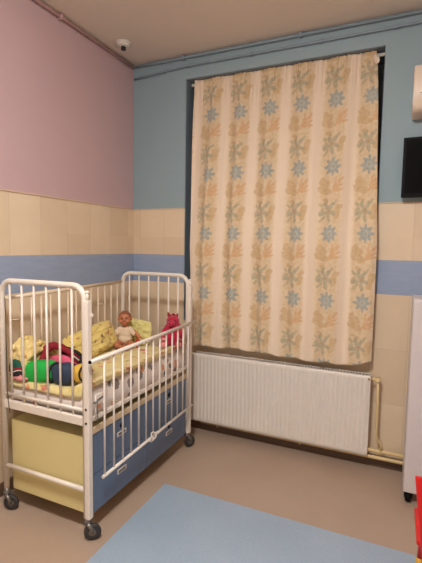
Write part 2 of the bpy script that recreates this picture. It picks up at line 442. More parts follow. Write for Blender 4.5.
# ------------------------------------------------------------------ curtain
def curtain():
    NU, NV = 620, 190
    bm = BM(); uvl = bm.loops.layers.uv.new('UVMap'); grid = []
    topz = 3.001
    for j in range(NV+1):
        v = j/NV; row = []
        for i in range(NU+1):
            u = i/NU
            xl = .594 + .054*v**1.4; xr = 2.026 + .078*min(1, v*1.6)**.7
            x = xl + (xr-xl)*u
            s = (x-.78)/.25
            # soft pleats, one broad fold per repeat plus narrower ones; tight gathers at the heading
            amp = .033*(0.35 + .65*min(1, v*3))
            ph = .5*math.sin(v*2.3+1.1*s) + .25*math.sin(2.1*v+s*.37)
            fold = math.sin(2*PI*(s*1.0+.22)+ph)*.62 + math.sin(2*PI*(s*2.13+.1)+ph*1.7)*.26 + noise.noise(Vector((s*1.3, v*1.4, 3)))*.55
            gather = (math.sin(2*PI*s*6.3)+.8*math.sin(2*PI*s*9.1+1.3)+.6*math.sin(2*PI*s*13.7))*.0048*max(0, 1-v*7)
            crease = noise.noise(Vector((s*3.1, v*7, 9)))*.004 + noise.noise(Vector((s*7, v*26, 1)))*.0013
            ymid = .040 - .130*(min(1, max(0, (v-.02)/.6))**1.1)
            y = ymid - amp*fold + gather + crease
            wav = .5+.5*math.sin(2*PI*(s*1.0+.22)+ph)
            botz = .752 + .022*wav + .010*math.sin(s*1.3) + (.04*max(0, (u-.95)/.05))
            z = topz + .003*noise.noise(Vector((s*4, 0, 5))) - (topz-botz)*v
            if v < .022: y += .006*math.sin(v/.022*PI)
            x += .008*math.cos(2*PI*(s+.22)+ph)*min(1, v*3)
            row.append((bm.verts.new((x, y, z)), (s*.25+.125, (2.681-z))))
        grid.append(row)
    for j in range(NV):
        for i in range(NU):
            q = (grid[j][i], grid[j][i+1], grid[j+1][i+1], grid[j+1][i])
            f = bm.faces.new([a[0] for a in q]); f.smooth = True
            for l, a in zip(f.loops, q): l[uvl].uv = a[1]
    o = link('window_curtain', bm, 'curtain', label='long cream gathered curtain printed with blue daisies and tan leaves over the window', category='curtain')
    sd = o.modifiers.new('t', 'SOLIDIFY'); sd.thickness = .0018; sd.offset = 0
    # gathered frill standing up at the right end of the rail
    bm = BM()
    for k in range(5): ellipsoid(bm, (2.022+.004*k, .030-.004*k, 2.952-.007*k-.008*(k % 2)), (.014, .012, .022), n=14)
    h = link('bunched_heading', bm, 'curtain', o); 
    return o
curtain()
bm = BM(); box(bm, (.54, .082, 2.975), (2.084, .10, 2.998), .003)
link('curtain_rail', bm, 'rail', label='narrow white curtain rail in the top of the window recess', category='curtain rail')

# ------------------------------------------------------------------ radiator
def radiator():
    x0, x1, z0, z1 = .67, 2.10, .118, .708; yf, yb = -.125, -.03
    t = thing('radiator', ((x0+x1)/2, (yf+yb)/2, z0), 'long white ribbed panel radiator on the wall under the curtain', 'radiator')
    bm = BM(); n = 42; pitch = (x1-x0-.03)/n
    # ribbed front panel: column profile along x, tapering out at top and bottom
    zs = [z0, z0+.006, z0+.030, z0+.05, z1-.05, z1-.030, z1-.008, z1-.002]
    xs = [x0]
    prof = [(0, 0)]
    for k in range(n):
        b = .015+k*pitch
        prof += [(b+.003, 0), (b+.010, -.0062), (b+.014, -.0068), (b+.020, -.0068), (b+.024, -.0062), (b+.031, 0)]
    prof.append((x1-x0, 0))
    grid = []
    for z in zs:
        k = 1 if z0+.04 < z < z1-.04 else 0
        edge = .006 if z in (zs[0], zs[-1]) else 0
        grid.append([bm.verts.new((x0+a, yf+edge + (b+.0068)*1*k - (0 if k else 0), z)) for a, b in prof])
    for r0, r1 in zip(grid, grid[1:]):
        for i in range(len(prof)-1):
            f = bm.faces.new((r0[i], r0[i+1], r1[i+1], r1[i])); f.smooth = True
    # returns so the panel has depth
    ret = [bm.verts.new((v.co.x, yf+.02, v.co.z)) for v in grid[-1]]
    for i in range(len(prof)-1): bm.faces.new((grid[-1][i], grid[-1][i+1], ret[i+1], ret[i]))
    ret = [bm.verts.new((v.co.x, yf+.02, v.co.z)) for v in grid[0]]
    for i in range(len(prof)-1): bm.faces.new((grid[0][i], grid[0][i+1], ret[i+1], ret[i]))
    link('front_panel', bm, 'white', t)
    link('rear_panel', box(BM(), (x0+.004, yb-.004, z0+.005), (x1-.004, yb, z1-.012), .001), 'white', t)
    bm = BM(); box(bm, (x0, yf+.014, z0+.004), (x0+.003, yb, z1-.003)); link('side_cover', bm, 'white', t)
    bm = BM(); box(bm, (x1-.003, yf+.014, z0+.004), (x1, yb, z1-.003)); link('side_cover', bm, 'white', t)
    bm = BM()
    box(bm, (x0+.003, yf+.012, z1-.010), (x1-.003, yf+.020, z1-.004)); box(bm, (x0+.003, yb-.014, z1-.010), (x1-.003, yb-.006, z1-.004))
    k = x0+.02
    while k < x1-.02:
        box(bm, (k, yf+.020, z1-.010), (k+.008, yb-.014, z1-.006)); k += .022
    link('top_grille', bm, 'white', t)
    for x in (x0+.25, x1-.28):
        link('wall_bracket', box(BM(), (x, yb, z0+.05), (x+.03, -.002, z1-.08), .001), 'steel', t)
    # valve at upper right corner
    bm = BM(); tube(bm, [(x1, -.085, z1-.03), (x1+.045, -.085, z1-.03)], .010)
    lathe(bm, [(0, -.02), (.016, -.02), (.016, .018), (.012, .022), (0, .022)], (x1+.048, -.085, z1-.03), (0, -1, 0), 16)
    link('valve', bm, 'cream', t)
    bm = BM(); lathe(bm, [(0, 0), (.007, 0), (.007, .008), (0, .008)], (x1-.012, yf+.004, z1-.022), (0, -1, 0), 12)
    link('bleed_plug', bm, 'brass', t)
radiator()
xv = 2.148
t = thing('heating_pipes', (2.3, -.07, .08), 'cream enamelled heating pipes beside and below the radiator', 'pipe')
bm = BM(); tube(bm, [(xv, -.085, .668), (xv+.004, -.085, .5), (xv+.006, -.085, .27), (xv+.008, -.085, .245), (xv+.036, -.08, .215), (xv+.042, -.075, .195), (xv+.042, -.072, .15)], .0095)
link('riser_pipe', bm, 'cream', t)
bm = BM(); tube(bm, [(.75, -.07, .148), (2.0, -.07, .148), (3.9, -.07, .148)], .013); link('flow_pipe', bm, 'cream', t)
bm = BM(); tube(bm, [(.75, -.07, .098), (2.0, -.07, .098), (3.9, -.07, .098)], .013); link('return_pipe', bm, 'cream', t)
for x in (.9, 1.6, 2.75):
    link('pipe_clip', box(BM(), (x, -.085, .08), (x+.012, -.0135, .166), .002), 'cream', t)

# ------------------------------------------------------------------ cot
CX0, CX1, CY0, CY1 = .152, .782, -1.53, -.37
cot = thing('cot', (.46, -.95, 0), 'white tubular metal cot on castors with yellow end panel, blue drawers and one side lowered', 'cot')
def arch(y, zt, name, z_low):
    r = .0155; R = .075
    pts = [(CX0, y, .13)]
    pts.append((CX0, y, zt-R))
    for k in range(1, 9):
        a = k/8*PI/2; pts.append((CX0+R-R*math.cos(a), y, zt-R+R*math.sin(a)))
    xr = CX1-.02
    for k in range(0, 9):
        a = k/8*PI/2; pts.append((xr-R+R*math.sin(a), y, zt-R+R*math.cos(a)))
    pts.append((xr, y, .13))
    fr = link(name, tube(BM(), pts, r, 14), 'cot', cot)
    for x in (.218, .312, .405, .497, .59, .676):
        if name == 'foot_end_frame' or True:
            link('bar', tube(BM(), [(x, y, .668), (x, y, zt-.004)], .0062, 10), 'cot', fr)
    link('cross_rail', tube(BM(), [(CX0, y, .727), (xr, y, .727)], .010, 12), 'cot', fr)
    link('lower_rail', box(BM(), (CX0+.012, y-.012, .642), (xr-.012, y+.012, .690), .004), 'cot', fr)
    link('brace', tube(BM(), [(CX0, y, .284), (xr, y, .284)], .0125, 12), 'cot', fr)
    # guide post standing in front of the tube on the drop side
    gp = link('guide_post', box(BM(), (xr+.002, y-.017, .128), (xr+.034, y+.017, zt-.075), .005), 'cot', fr)
    bm = BM(); tube(bm, [(xr+.018, y, zt-.08), (xr+.018, y, zt-.035)], .008); ellipsoid(bm, (xr+.018, y, zt-.033), (.011, .011, .009), n=12)
    link('end_cap', bm, 'cot', gp)
    link('catch', box(BM(), (xr+.036, y+.006, zt-.160), (xr+.046, y+.020, zt-.145), .003), 'cot', gp)
    for z in (.74, .665):
        link('bolt', lathe(BM(), [(0, 0), (.007, 0), (.006, .004), (0, .005)], (xr+.018, y-.017, z), (0, -1, 0), 10), 'rubber', gp)
    return fr
arch(CY0, 1.392, 'foot_end_frame', 0)
arch(CY1, 1.378, 'head_end_frame', 0)
# back side (against the wall)
bs = link('fixed_side', tube(BM(), [(.148, CY0, 1.283), (.148, CY1, 1.306)], .012, 12), 'cotrail', cot)
yk = CY0+.055
while yk < CY1-.03:
    link('bar', tube(BM(), [(.148, yk, .668), (.148, yk, 1.29)], .0062, 10), 'cotrail', bs); yk += .0795
link('lower_rail', tube(BM(), [(.148, CY0+.014, .668), (.148, CY1-.014, .668)], .010, 12), 'cotrail', bs)
link('safety_clip', tube(BM(), [(.148, CY1-.31, 1.15), (.166, CY1-.27, 1.15), (.148, CY1-.235, 1.15)], .004, 8), 'cotrail', bs)
link('safety_clip', tube(BM(), [(.148, CY0+.055, 1.15), (.166, CY0+.10, 1.15), (.148, CY0+.135, 1.15)], .004, 8), 'cotrail', bs)
# lowered side
XD = .823
A, B = Vector((XD, -1.562, 1.004)), Vector((XD, -.330, 1.026))
C_, D_ = Vector((XD, -1.468, .340)), Vector((XD, -.395, .372))
ds = link('drop_side', tube(BM(), [A, B], .0115, 12), 'cot', cot)
link('end_plug', lathe(BM(), [(0, 0), (.010, 0), (.008, .006), (0, .007)], A, (0, -1, 0), 12), 'black', ds)
link('bottom_rail', tube(BM(), [C_, D_], .0095, 12), 'cot', ds)
for k in range(13):
    y = -1.45 + k*(1.45-.47)/12
    f = (y-C_.y)/(D_.y-C_.y); g = (y-A.y)/(B.y-A.y)
    link('bar', tube(BM(), [(XD, y, C_.z+f*(D_.z-C_.z)), (XD, y, A.z+g*(B.z-A.z))], .0058, 10), 'cot', ds)
pts = [(XD+.012+.012*(abs(math.cos(a)) > .5), -.99+.033*math.cos(a), .372+.024*math.sin(a)) for a in [k/16*2*PI for k in range(17)]]
link('latch', tube(BM(), pts, .0045, 8, cap=False), 'cot', ds)
link('latch_block', box(BM(), (XD+.006, -1.012, .340), (XD+.022, -.972, .358), .003), 'cot', ds)
# bed frame rails (long sides) and base
for x in (CX1-.012, .17):
    link('side_rail', box(BM(), (x-.014, CY0+.02, .652), (x+.006, CY1-.02, .674), .003), 'cot', cot)
link('mattress_base', box(BM(), (.18, CY0+.02, .655), (.765, CY1-.02, .668)), 'cot', cot)
# sliding latch plate near the front post
sp = link('slide_plate', tube(BM(), [(.792, -1.485, .80), (.792, -1.40, .80), (.792, -1.40, .66), (.792, -1.485, .66), (.792, -1.485, .80)], .004, 8), 'cot', cot)
link('pin', tube(BM(), [(.800, -1.505, .765), (.800, -1.435, .778)], .006, 8), 'steel', sp)
link('hook', tube(BM(), [(.800, -1.480, .78), (.800, -1.478, .675), (.800, -1.455, .655)], .0022, 8), 'steel', sp)
# storage body
st = link('storage_box', box(BM(), (.165, CY0+.034, .120), (.748, CY1-.03, .556), .003), 'yellow', cot)
link('top_edge', box(BM(), (.756, CY0+.02, .578), (.774, CY1-.02, .612), .002), 'beige', st)
ym = -.951
for (ya, yb_) in ((CY0+.036, ym-.0025), (ym+.0025, CY1-.034)):
    for (za, zb) in ((.124, .341), (.346, .574)):
        dr = link('drawer', box(BM(), (.7485, ya, za), (.768, yb_, zb), .002), 'blue', cot)
        yc = (ya+yb_)/2 + (0 if ya < -1 else .02)
        zc = zb-.058
        link('finger_hole_shade', lathe(BM(), [(0, 0), (.017, 0), (.017, .0015), (0, .0015)], (.768, yc, zc+.012), (1, 0, 0), 18), 'black', dr)  # solid black disc, its colour stands for the shade inside the cutout
        lh = link('label_holder', box(BM(), (.768, yc-.045, zc-.048), (.771, yc+.045, zc-.020), .001), 'white', dr)
        link('label_slot', box(BM(), (.771, yc-.034, zc-.042), (.7716, yc+.034, zc-.027)), 'steel', lh)
# castors
def castor(x, y, ang, nm='castor'):
    h = BM()
    lathe(h, [(0, .138), (.016, .138), (.016, .118), (.021, .114), (.021, .100), (0, .100)], (x, y, 0), (0, 0, 1), 18)
    ca, sa = math.cos(ang), math.sin(ang); off = .026
    for s in (-1, 1):
        p = [Vector((x+sa*s*.013, y-ca*s*.013, .104)), Vector((x+ca*off+sa*s*.017, y+sa*off-ca*s*.017, .070)), Vector((x+ca*off+sa*s*.017, y+sa*off-ca*s*.017, .046))]
        tube(h, p, [.012, .011, .008], 8)
    c = link(nm, h, 'steel', cot)
    cx, cy = x+ca*off, y+sa*off; ax = Vector((sa, -ca, 0))
    w = BM(); lathe(w, [(.030, -.011), (.041, -.011), (.0455, -.006), (.0465, 0), (.0455, .006), (.041, .011), (.030, .011)], (cx, cy, .0475), ax, 28)
    link('tyre', w, 'rubber', c)
    w = BM(); lathe(w, [(0, -.0125), (.012, -.0125), (.030, -.009), (.030, .009), (.012, .0125), (0, .0125)], (cx, cy, .0475), ax, 20)
    link('hub', w, 'steel', c)
castor(CX1-.013, CY0, math.radians(35)); castor(CX0, CY0, math.radians(20))
castor(CX1-.013, CY1, math.radians(60)); castor(CX0, CY1, math.radians(-60))

# dark cord tied on the end rail
tag_ = link('cord', tube(BM(), [(.205, -1.553, 1.30), (.206, -1.551, 1.2), (.202, -1.550, 1.05), (.206, -1.551, .9), (.203, -1.551, .76), (.214, -1.552, .66), (.222, -1.551, .62)], .0022, 6), 'rubber',
            label='thin dark cord hanging down the leftmost bar of the near cot end', category='cord')

# ------------------------------------------------------------------ mattress, sheet
def pad(name, x0, x1, y0, y1, z0, zf, mat, parent=None, nx=44, ny=70, rnd=.03, **k):
    """soft slab: top height from zf(x,y), rounded rim"""
    bm = BM(); top = []; bot = []
    for j in range(ny+1):
        rt, rb = [], []
        for i in range(nx+1):
            u, v = i/nx, j/ny; x = x0+(x1-x0)*u; y = y0+(y1-y0)*v
            d = min(x-x0, x1-x, y-y0, y1-y); f = math.sqrt(max(0, 1-(1-min(1, d/rnd))**2))
            zb = z0(x, y) if callable(z0) else z0
            z = zb + (zf(x, y)-zb)*(.35+.65*f)
            rt.append(bm.verts.new((x, y, z))); rb.append(bm.verts.new((x, y, zb)))
        top.append(rt); bot.append(rb)
    for j in range(ny):
        for i in range(nx):
            f = bm.faces.new((top[j][i], top[j][i+1], top[j+1][i+1], top[j+1][i])); f.smooth = True
            bm.faces.new((bot[j][i], bot[j+1][i], bot[j+1][i+1], bot[j][i+1]))
    for j in range(ny):
        for i in (0, nx): f = bm.faces.new((top[j][i], top[j+1][i], bot[j+1][i], bot[j][i])); f.smooth = True
    for i in range(nx):
        for j in (0, ny): f = bm.faces.new((top[j][i], top[j][i+1], bot[j][i+1], bot[j][i])); f.smooth = True
    return link(name, bm, mat, parent, **k)
def ztop(x, y):
    rise = max(0, min(1, (x-.56)/.18)); rise = rise*rise*(3-2*rise)
    return .797 + .052*rise + .010*noise.noise(Vector((x*6, y*5, 2))) + .005*noise.noise(Vector((x*17, y*15, 7)))
mt = pad('mattress', .170, .757, -1.500, -.392, .669, lambda x, y: ztop(x, y)-.012, 'matside', rnd=.012,
         label='cot mattress in a white cover printed with small figures', category='mattress')
pad('cot_sheet', .168, .764, -1.505, -.387, lambda x, y: .765 + .070*max(0, min(1, (x-.70)/.05)), lambda x, y: ztop(x, y)+.004, 'quilt', rnd=.028,
    label='yellow patterned sheet spread over the cot mattress', category='sheet')

def crumple(name, cx, cy, rx, ry, base, zf, mat, n=60, **k):
    """crumpled cloth heap: lower face follows base"""
    bm = BM(); top = []; bot = []
    for j in range(n+1):
        a, b = [], []
        for i in range(n+1):
            u, v = i/n*2-1, j/n*2-1
            # disc mapping
            xx = u*math.sqrt(1-v*v/2); yy = v*math.sqrt(1-u*u/2)
            r = math.hypot(xx, yy); w = 1+.12*noise.noise(Vector((xx*2, yy*2, cx*9)))
            x = cx+rx*xx*w; y = cy+ry*yy*w
            h = zf(x, y, xx, yy)*math.sqrt(max(0, 1-r**4))
            a.append(bm.verts.new((x, y, base+h+.004))); b.append(bm.verts.new((x, y, base)))
        top.append(a); bot.append(b)
    for j in range(n):
        for i in range(n):
            f = bm.faces.new((top[j][i], top[j][i+1], top[j+1][i+1], top[j+1][i])); f.smooth = True
            f = bm.faces.new((bot[j][i], bot[j+1][i], bot[j+1][i+1], bot[j][i+1]))
    for j in range(n):
        for i in (0, n): bm.faces.new((top[j][i], top[j+1][i], bot[j+1][i], bot[j][i]))
        for i in (0, n): bm.faces.new((top[i][j], top[i][j+1], bot[i][j+1], bot[i][j]))
    return link(name, bm, mat, **k)
def ridged(s, f, amp, h):
    def fn(x, y, xx, yy):
        p = Vector((x*f, y*f, s)); q = p + Vector((noise.noise(p*1.3), noise.noise(p*1.1+Vector((5, 0, 0))), 0))*.8
        r = 1-abs(noise.noise(Vector((q.x*1.0, q.y*1.7, s))))*2.2
        r2 = 1-abs(noise.noise(Vector((q.x*2.6, q.y*2.1, s+4))))*2
        return h*(1-amp + amp*max(0, r)) + .034*r2
    return fn
def folded_heap():
    b = BM(); rnd = random.Random(5)
    ellipsoid(b, (.225, -1.345, .872), (.050, .140, .072)); ellipsoid(b, (.218, -1.40, .940), (.042, .095, .085)); ellipsoid(b, (.186, -1.47, .945), (.020, .045, .050)); ellipsoid(b, (.225, -1.27, .90), (.046, .080, .070))
    for k in range(15):
        a = k/14; y0 = -1.502+.275*a
        top = 1.035-.42*max(0, a-.35)**1.2*.5 - .03*rnd.random() - .5*max(0, .2-a)*.25
        lean = .055*(rnd.random()-.3); p = []
        for q in range(6):
            w = q/5
            p.append((.196+.075*w**1.4+.010*rnd.random(), y0+lean*w*1.6+.014*math.sin(w*5+k), .835+(top-.835)*(1-w**1.8)+.008*rnd.random()))
        limb(b, p, [.019, .017, .015, .015, .014, .013], 10)
    # two rolls lying across the front
    limb(b, [(.262, -1.45, .93), (.275, -1.40, .965), (.272, -1.34, .958), (.285, -1.29, .925)], [.014, .018, .018, .012], 10)
    limb(b, [(.255, -1.42, .985), (.262, -1.36, 1.005), (.262, -1.30, .975), (.275, -1.24, .93)], [.012, .016, .016, .012], 10)
    o = link('crumpled_blanket', b, 'blanket', label='crumpled pale yellow blanket heaped at the near left end of the cot', category='blanket')
    fuse(o, .0045, 3)
    for v in o.data.vertices: v.co += v.normal*(.006*noise.noise(v.co*28)+.004*noise.noise(v.co*60))
folded_heap()

# ------------------------------------------------------------------ pillows
def pillow(name, c, size, rot, mat, seed, **k):
    bm = BM(); n = 36; T, Bt = [], []
    w, h, th = size
    for j in range(n+1):
        a, b = [], []
        for i in range(n+1):
            u, v = i/n*2-1, j/n*2-1
            pin = 1-.20*(u*u)*(.0+abs(u))*.5+.05*noise.noise(Vector((u*2, v*1.5, seed+9))); pin2 = 1-.12*(v*v)*abs(v)+.05*noise.noise(Vector((v*2, u*2, seed+4)))
            t_ = th*(max(0, (1-abs(u)**2.6)*(1-abs(v)**2.6))**.55)
            wr =   .022*noise.noise(Vector((u*2.5+seed, v*2.5, seed)))+.012*noise.noise(Vector((u*7+seed, v*7, 1)))
            x = u*w*pin2; z = v*h*pin
            a.append(bm.verts.new((x, -t_/2-wr*min(1, t_/th+.1), z)))
            b.append(bm.verts.new((x, t_/2-wr*min(1, t_/th+.1), z)) if 0 < i < n and 0 < j < n else a[-1])
        T.append(a); Bt.append(b)
    for j in range(n):
        for i in range(n):
            f = bm.faces.new((T[j][i], T[j][i+1], T[j+1][i+1], T[j+1][i])); f.smooth = True
            q = (Bt[j][i], Bt[j+1][i], Bt[j+1][i+1], Bt[j][i+1])
            if len(set(q)) == 4 and not all(a is b for a, b in zip(q, (T[j][i], T[j+1][i], T[j+1][i+1], T[j][i+1]))):
                try: f = bm.faces.new(q); f.smooth = True
                except ValueError: pass
    o = link(name, bm, mat, **k); o.location = c; o.rotation_euler = [math.radians(a) for a in rot]
    return o
pillow('pillow', (.236, -.86, .905), (.27, .108, .10), (-18, -7, 90), 'pillow', 3.3,
       label='bright yellow pillow with small dark print leaning on the back bars beside the doll', category='pillow')
pillow('pillow', (.322, -.432, .912), (.15, .098, .055), (-8, 3, 0), 'pillow2', 8.1,
       label='pale lime pillow standing against the far cot end behind the doll', category='pillow')

# ------------------------------------------------------------------ baby doll
def doll():
    # local frame: faces -y (towards viewer), origin at seat; turned by yaw later
    t = thing('baby_doll', (.300, -.545, .803), 'brown skinned baby doll in a white shirt sitting on the cot sheet', 'doll')
    t.rotation_euler = (0, 0, math.radians(28)); t.scale = (1.15,)*3
    b = BM()
    ellipsoid(b, (0, 0, .040), (.044, .034, .040)); ellipsoid(b, (0, .002, .090), (.037, .029, .048))
    ellipsoid(b, (0, .002, .122), (.038, .024, .022)); limb(b, [(0, .002, .13), (0, 0, .155)], [.016, .016])
    ellipsoid(b, (0, -.002, .203), (.041, .045, .047)); ellipsoid(b, (0, -.012, .186), (.036, .034, .030))
    for s in (-1, 1):
        ellipsoid(b, (s*.022, -.032, .186), (.016, .014, .014))
        ellipsoid(b, (s*.043, .002, .197), (.007, .010, .013))
    ellipsoid(b, (0, -.048, .192), (.0065, .008, .006)); ellipsoid(b, (0, -.038, .168), (.013, .012, .010))
    # arms: left of picture hangs down to the sheet, right one stretches out
    limb(b, [(-.038, .002, .124), (-.066, -.012, .086), (-.082, -.040, .048)], [.0165, .0145, .0105])
    limb(b, [(.038, .002, .124), (.072, -.010, .098), (.100, -.034, .080)], [.0165, .0145, .0105])
    # legs: thighs forward and out, shins folded in, soles to the front
    limb(b, [(-.024, -.008, .030), (-.052, -.062, .034), (-.018, -.098, .020)], [.027, .021, .014])
    limb(b, [(.024, -.008, .030), (.054, -.060, .034), (.022, -.098, .020)], [.027, .021, .014])
    ellipsoid(b, (-.010, -.112, .019), (.013, .012, .019)); ellipsoid(b, (.014, -.114, .019), (.013, .012, .019))
    for s, fx in ((-1, -.010), (1, .014)):
        for k in range(5): ellipsoid(b, (fx+(k-2)*.0052, -.118, .037-abs(k-1.5)*.001), (.0032, .004, .004), n=8)
    hands = (((-.084, -.046, .043), (-.3, -.6, -.75)), ((.104, -.040, .077), (.7, -.65, -.2)))
    for (hc, dr) in hands:
        hc = Vector(hc); dr = Vector(dr).normalized(); side = dr.cross(Vector((0, 0, 1))).normalized()
        ellipsoid(b, hc+dr*.004, (.011, .011, .009), n=14)
        for k in range(4):
            p0 = hc+dr*.008+side*(k-1.5)*.0052; ln = (.013, .016, .015, .011)[k]
            p1 = p0+dr*ln*.6; p2 = p1+(dr+Vector((0, 0, -.7))).normalized()*ln*.5
            limb(b, [p0, p1, p2], [.0030, .0028, .0024], 8)
        p0 = hc+side*.009; limb(b, [p0, p0+(side*.8+dr*.6).normalized()*.009, p0+(side*.3+dr).normalized()*.015], [.0034, .003, .0026], 8)
    body = link('body', b, 'skin', t, origin=(0, 0, 0)); fuse(body, .0022, 4)
    hb = BM()
    b2 = bmesh.new(); bmesh.ops.create_uvsphere(b2, u_segments=30, v_segments=20, radius=1)
    bmesh.ops.delete(b2, geom=[v for v in b2.verts if v.co.z < .05+max(0, -v.co.y)*.75], context='VERTS')
    for v in b2.verts: v.co = Vector((v.co.x*.0428, v.co.y*.047-.002, v.co.z*.0485+.2035)) + v.co*.0008*noise.noise(v.co*7)
    me = bpy.data.meshes.new('t'); b2.to_mesh(me); b2.free(); hb.from_mesh(me)
    hr = link('painted_hair', hb, 'hair', t, origin=(0, 0, 0), smooth=True)
    hr.modifiers.new('s', 'SOLIDIFY').thickness = .0015
    for s in (-1, 1):
        e = link('eye', ellipsoid(BM(), (s*.0155, -.0445, .2035), (.0058, .003, .0042), n=12), 'eye', t, origin=(0, 0, 0))
        link('eyebrow', tube(BM(), [(s*.009, -.0468, .2135), (s*.0155, -.0462, .2155), (s*.022, -.0432, .2135)], .0011, 6), 'hair', t, origin=(0, 0, 0))
    link('mouth', ellipsoid(BM(), (0, -.0478, .1765), (.0085, .0035, .0032), n=12), 'lip', t, origin=(0, 0, 0))
    # shirt
    s = BM()
    ellipsoid(s, (0, .001, .058), (.049, .040, .040)); ellipsoid(s, (0, .002, .092), (.0425, .0345, .050)); ellipsoid(s, (0, .002, .124), (.043, .029, .021))
    for g in (-1, 1): limb(s, [(g*.036, .002, .122), (g*.060, -.009, .098)], [.0205, .0195])
    sh = link('white_shirt', s, 'tee', t, origin=(0, 0, 0)); fuse(sh, .0028, 3)
    return t
doll()
o = link('toy_rattle', ellipsoid(ellipsoid(BM(), (.418, -.545, .866), (.012, .012, .018)), (.412, -.549, .835), (.009, .009, .026)), 'red', label='small red toy beside the doll hand', category='toy')
fuse(o, .002, 3)
o.location.z = 0

# ------------------------------------------------------------------ crimson plush animal
def plush():
    t = thing('plush_animal', (.676, -.455, .835), 'crimson plush horse with pointed ears sitting at the far end of the cot', 'plush toy')
    t.rotation_euler = (0, 0, math.radians(25))
    b = BM()
    ellipsoid(b, (.004, 0, .070), (.086, .066, .074)); ellipsoid(b, (.006, .004, .130), (.072, .056, .066))
    limb(b, [(.002, .004, .14), (.006, -.004, .175)], [.052, .042])
    ellipsoid(b, (.004, -.006, .196), (.052, .047, .042)); ellipsoid(b, (-.004, -.046, .186), (.027, .034, .024), (15, 0, 0))
    for s in (-1, 1):
        limb(b, [(s*.050, -.022, .128), (s*.070, -.052, .100), (s*.064, -.080, .078)], [.023, .021, .019])
        limb(b, [(s*.045, -.020, .034), (s*.060, -.070, .026), (s*.056, -.098, .030)], [.033, .027, .025])
    body = link('body', b, 'plushred', t, origin=(0, 0, 0)); fuse(body, .0035, 5)
    # fluffy surface
    me = body.data
    for v in me.vertices: v.co += v.normal*.003*noise.noise(v.co*70)
    for s in (-1, 1):
        b = BM(); lathe(b, [(.014, 0), (.013, .012), (.007, .030), (0, .044)], (s*.026+.002, .004, .228-.010*(s > 0)), (s*.35, .05, 1), 12)
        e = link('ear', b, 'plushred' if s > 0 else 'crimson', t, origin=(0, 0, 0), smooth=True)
        link('eye', ellipsoid(BM(), (s*.022+.001, -.045, .206), (.006, .004, .007), n=12), 'eye', t, origin=(0, 0, 0))
        link('nostril', ellipsoid(BM(), (s*.010-.004, -.079, .186), (.003, .002, .003), n=8), 'crimson', t, origin=(0, 0, 0))
        b = BM(); ellipsoid(b, (s*.061, -.088, .072), (.018, .016, .016)); link('front_hoof', b, 'palepink', t, origin=(0, 0, 0))
        b = BM(); ellipsoid(b, (s*.056, -.112, .032), (.023, .015, .024)); link('rear_hoof', b, 'palepink', t, origin=(0, 0, 0))
    b = BM()
    for k in range(9):
        a = k/8; ellipsoid(b, (.006+.006*math.sin(k*2.1), .012+.040*a, .238-.085*a), (.017, .016, .015), n=12)
    link('mane', b, 'crimson', t, origin=(0, 0, 0)); fuse(t.children[-1] if False else bpy.data.objects['mane'], .003, 2)
    b = BM(); limb(b, [(-.03, .055, .04), (-.055, .075, .06), (-.07, .07, .09)], [.011, .013, .007]); link('tail', b, 'crimson', t, origin=(0, 0, 0))
plush()

# ------------------------------------------------------------------ pile of soft toys near the foot end
# segmented roll: green, navy, yellow end with black piping
ax = Vector((1, .10, .10)).normalized()
t = thing('soft_toy_roll', (.40, -1.425, .80), 'padded toy roll with bright green, navy and yellow segments lying behind the near bars', 'soft toy')
def seg(name, c, r, rot, mat, w=.18):
    b = BM(); b2 = bmesh.new(); bmesh.ops.create_uvsphere(b2, u_segments=36, v_segments=24, radius=1)
    from mathutils import Euler
    E = Euler([math.radians(a) for a in rot]).to_matrix()
    for v in b2.verts:
        p = v.co.copy(); q = Vector([math.copysign(abs(a)**.72, a) for a in p])
        an = math.atan2(p.z, p.y); pk = 1-w*.12*abs(math.sin(an*4))*abs(p.x)**2
        v.co = Vector(c) + E @ Vector((q.x*r[0], q.y*r[1]*pk, q.z*r[2]*pk)) + E @ p*.004*noise.noise(p*3)
    me = bpy.data.meshes.new('t'); b2.to_mesh(me); b2.free(); b.from_mesh(me)
    return link(name, b, mat, t, smooth=True)
seg('green_segment', (.330, -1.425, .850), (.134, .062, .066), (0, -8, 6), 'green')
seg('navy_segment', (.520, -1.418, .862), (.078, .056, .062), (0, -8, 8), 'navy')
seg('yellow_end', (.618, -1.405, .876), (.034, .048, .050), (0, -8, 8), 'gold')
b = BM(); pts = [Vector((.652, -1.402, .880)) + Vector((0.006*math.cos(k/24*2*PI), .044*math.cos(k/24*2*PI), .046*math.sin(k/24*2*PI))) for k in range(25)]
tube(b, pts, .006, 8, cap=False); link('black_piping', b, 'darkcloth', t)
b = BM(); pts = [Vector((.440, -1.422, .856)) + Vector((0.004, .056*math.cos(k/24*2*PI), .055*math.sin(k/24*2*PI))) for k in range(25)]
tube(b, pts, .009, 8, cap=False); link('black_binding', b, 'darkcloth', t)
# pink cushion behind
o = link('toy_cushion', ellipsoid(ellipsoid(BM(), (.40, -1.335, .872), (.110, .036, .068), (0, -6, 0)), (.45, -1.335, .862), (.095, .034, .052), (0, -6, 0)), 'pink',
         label='rose pink soft cushion between the green toy roll and the crimson cloth', category='cushion')
fuse(o, .005, 5)
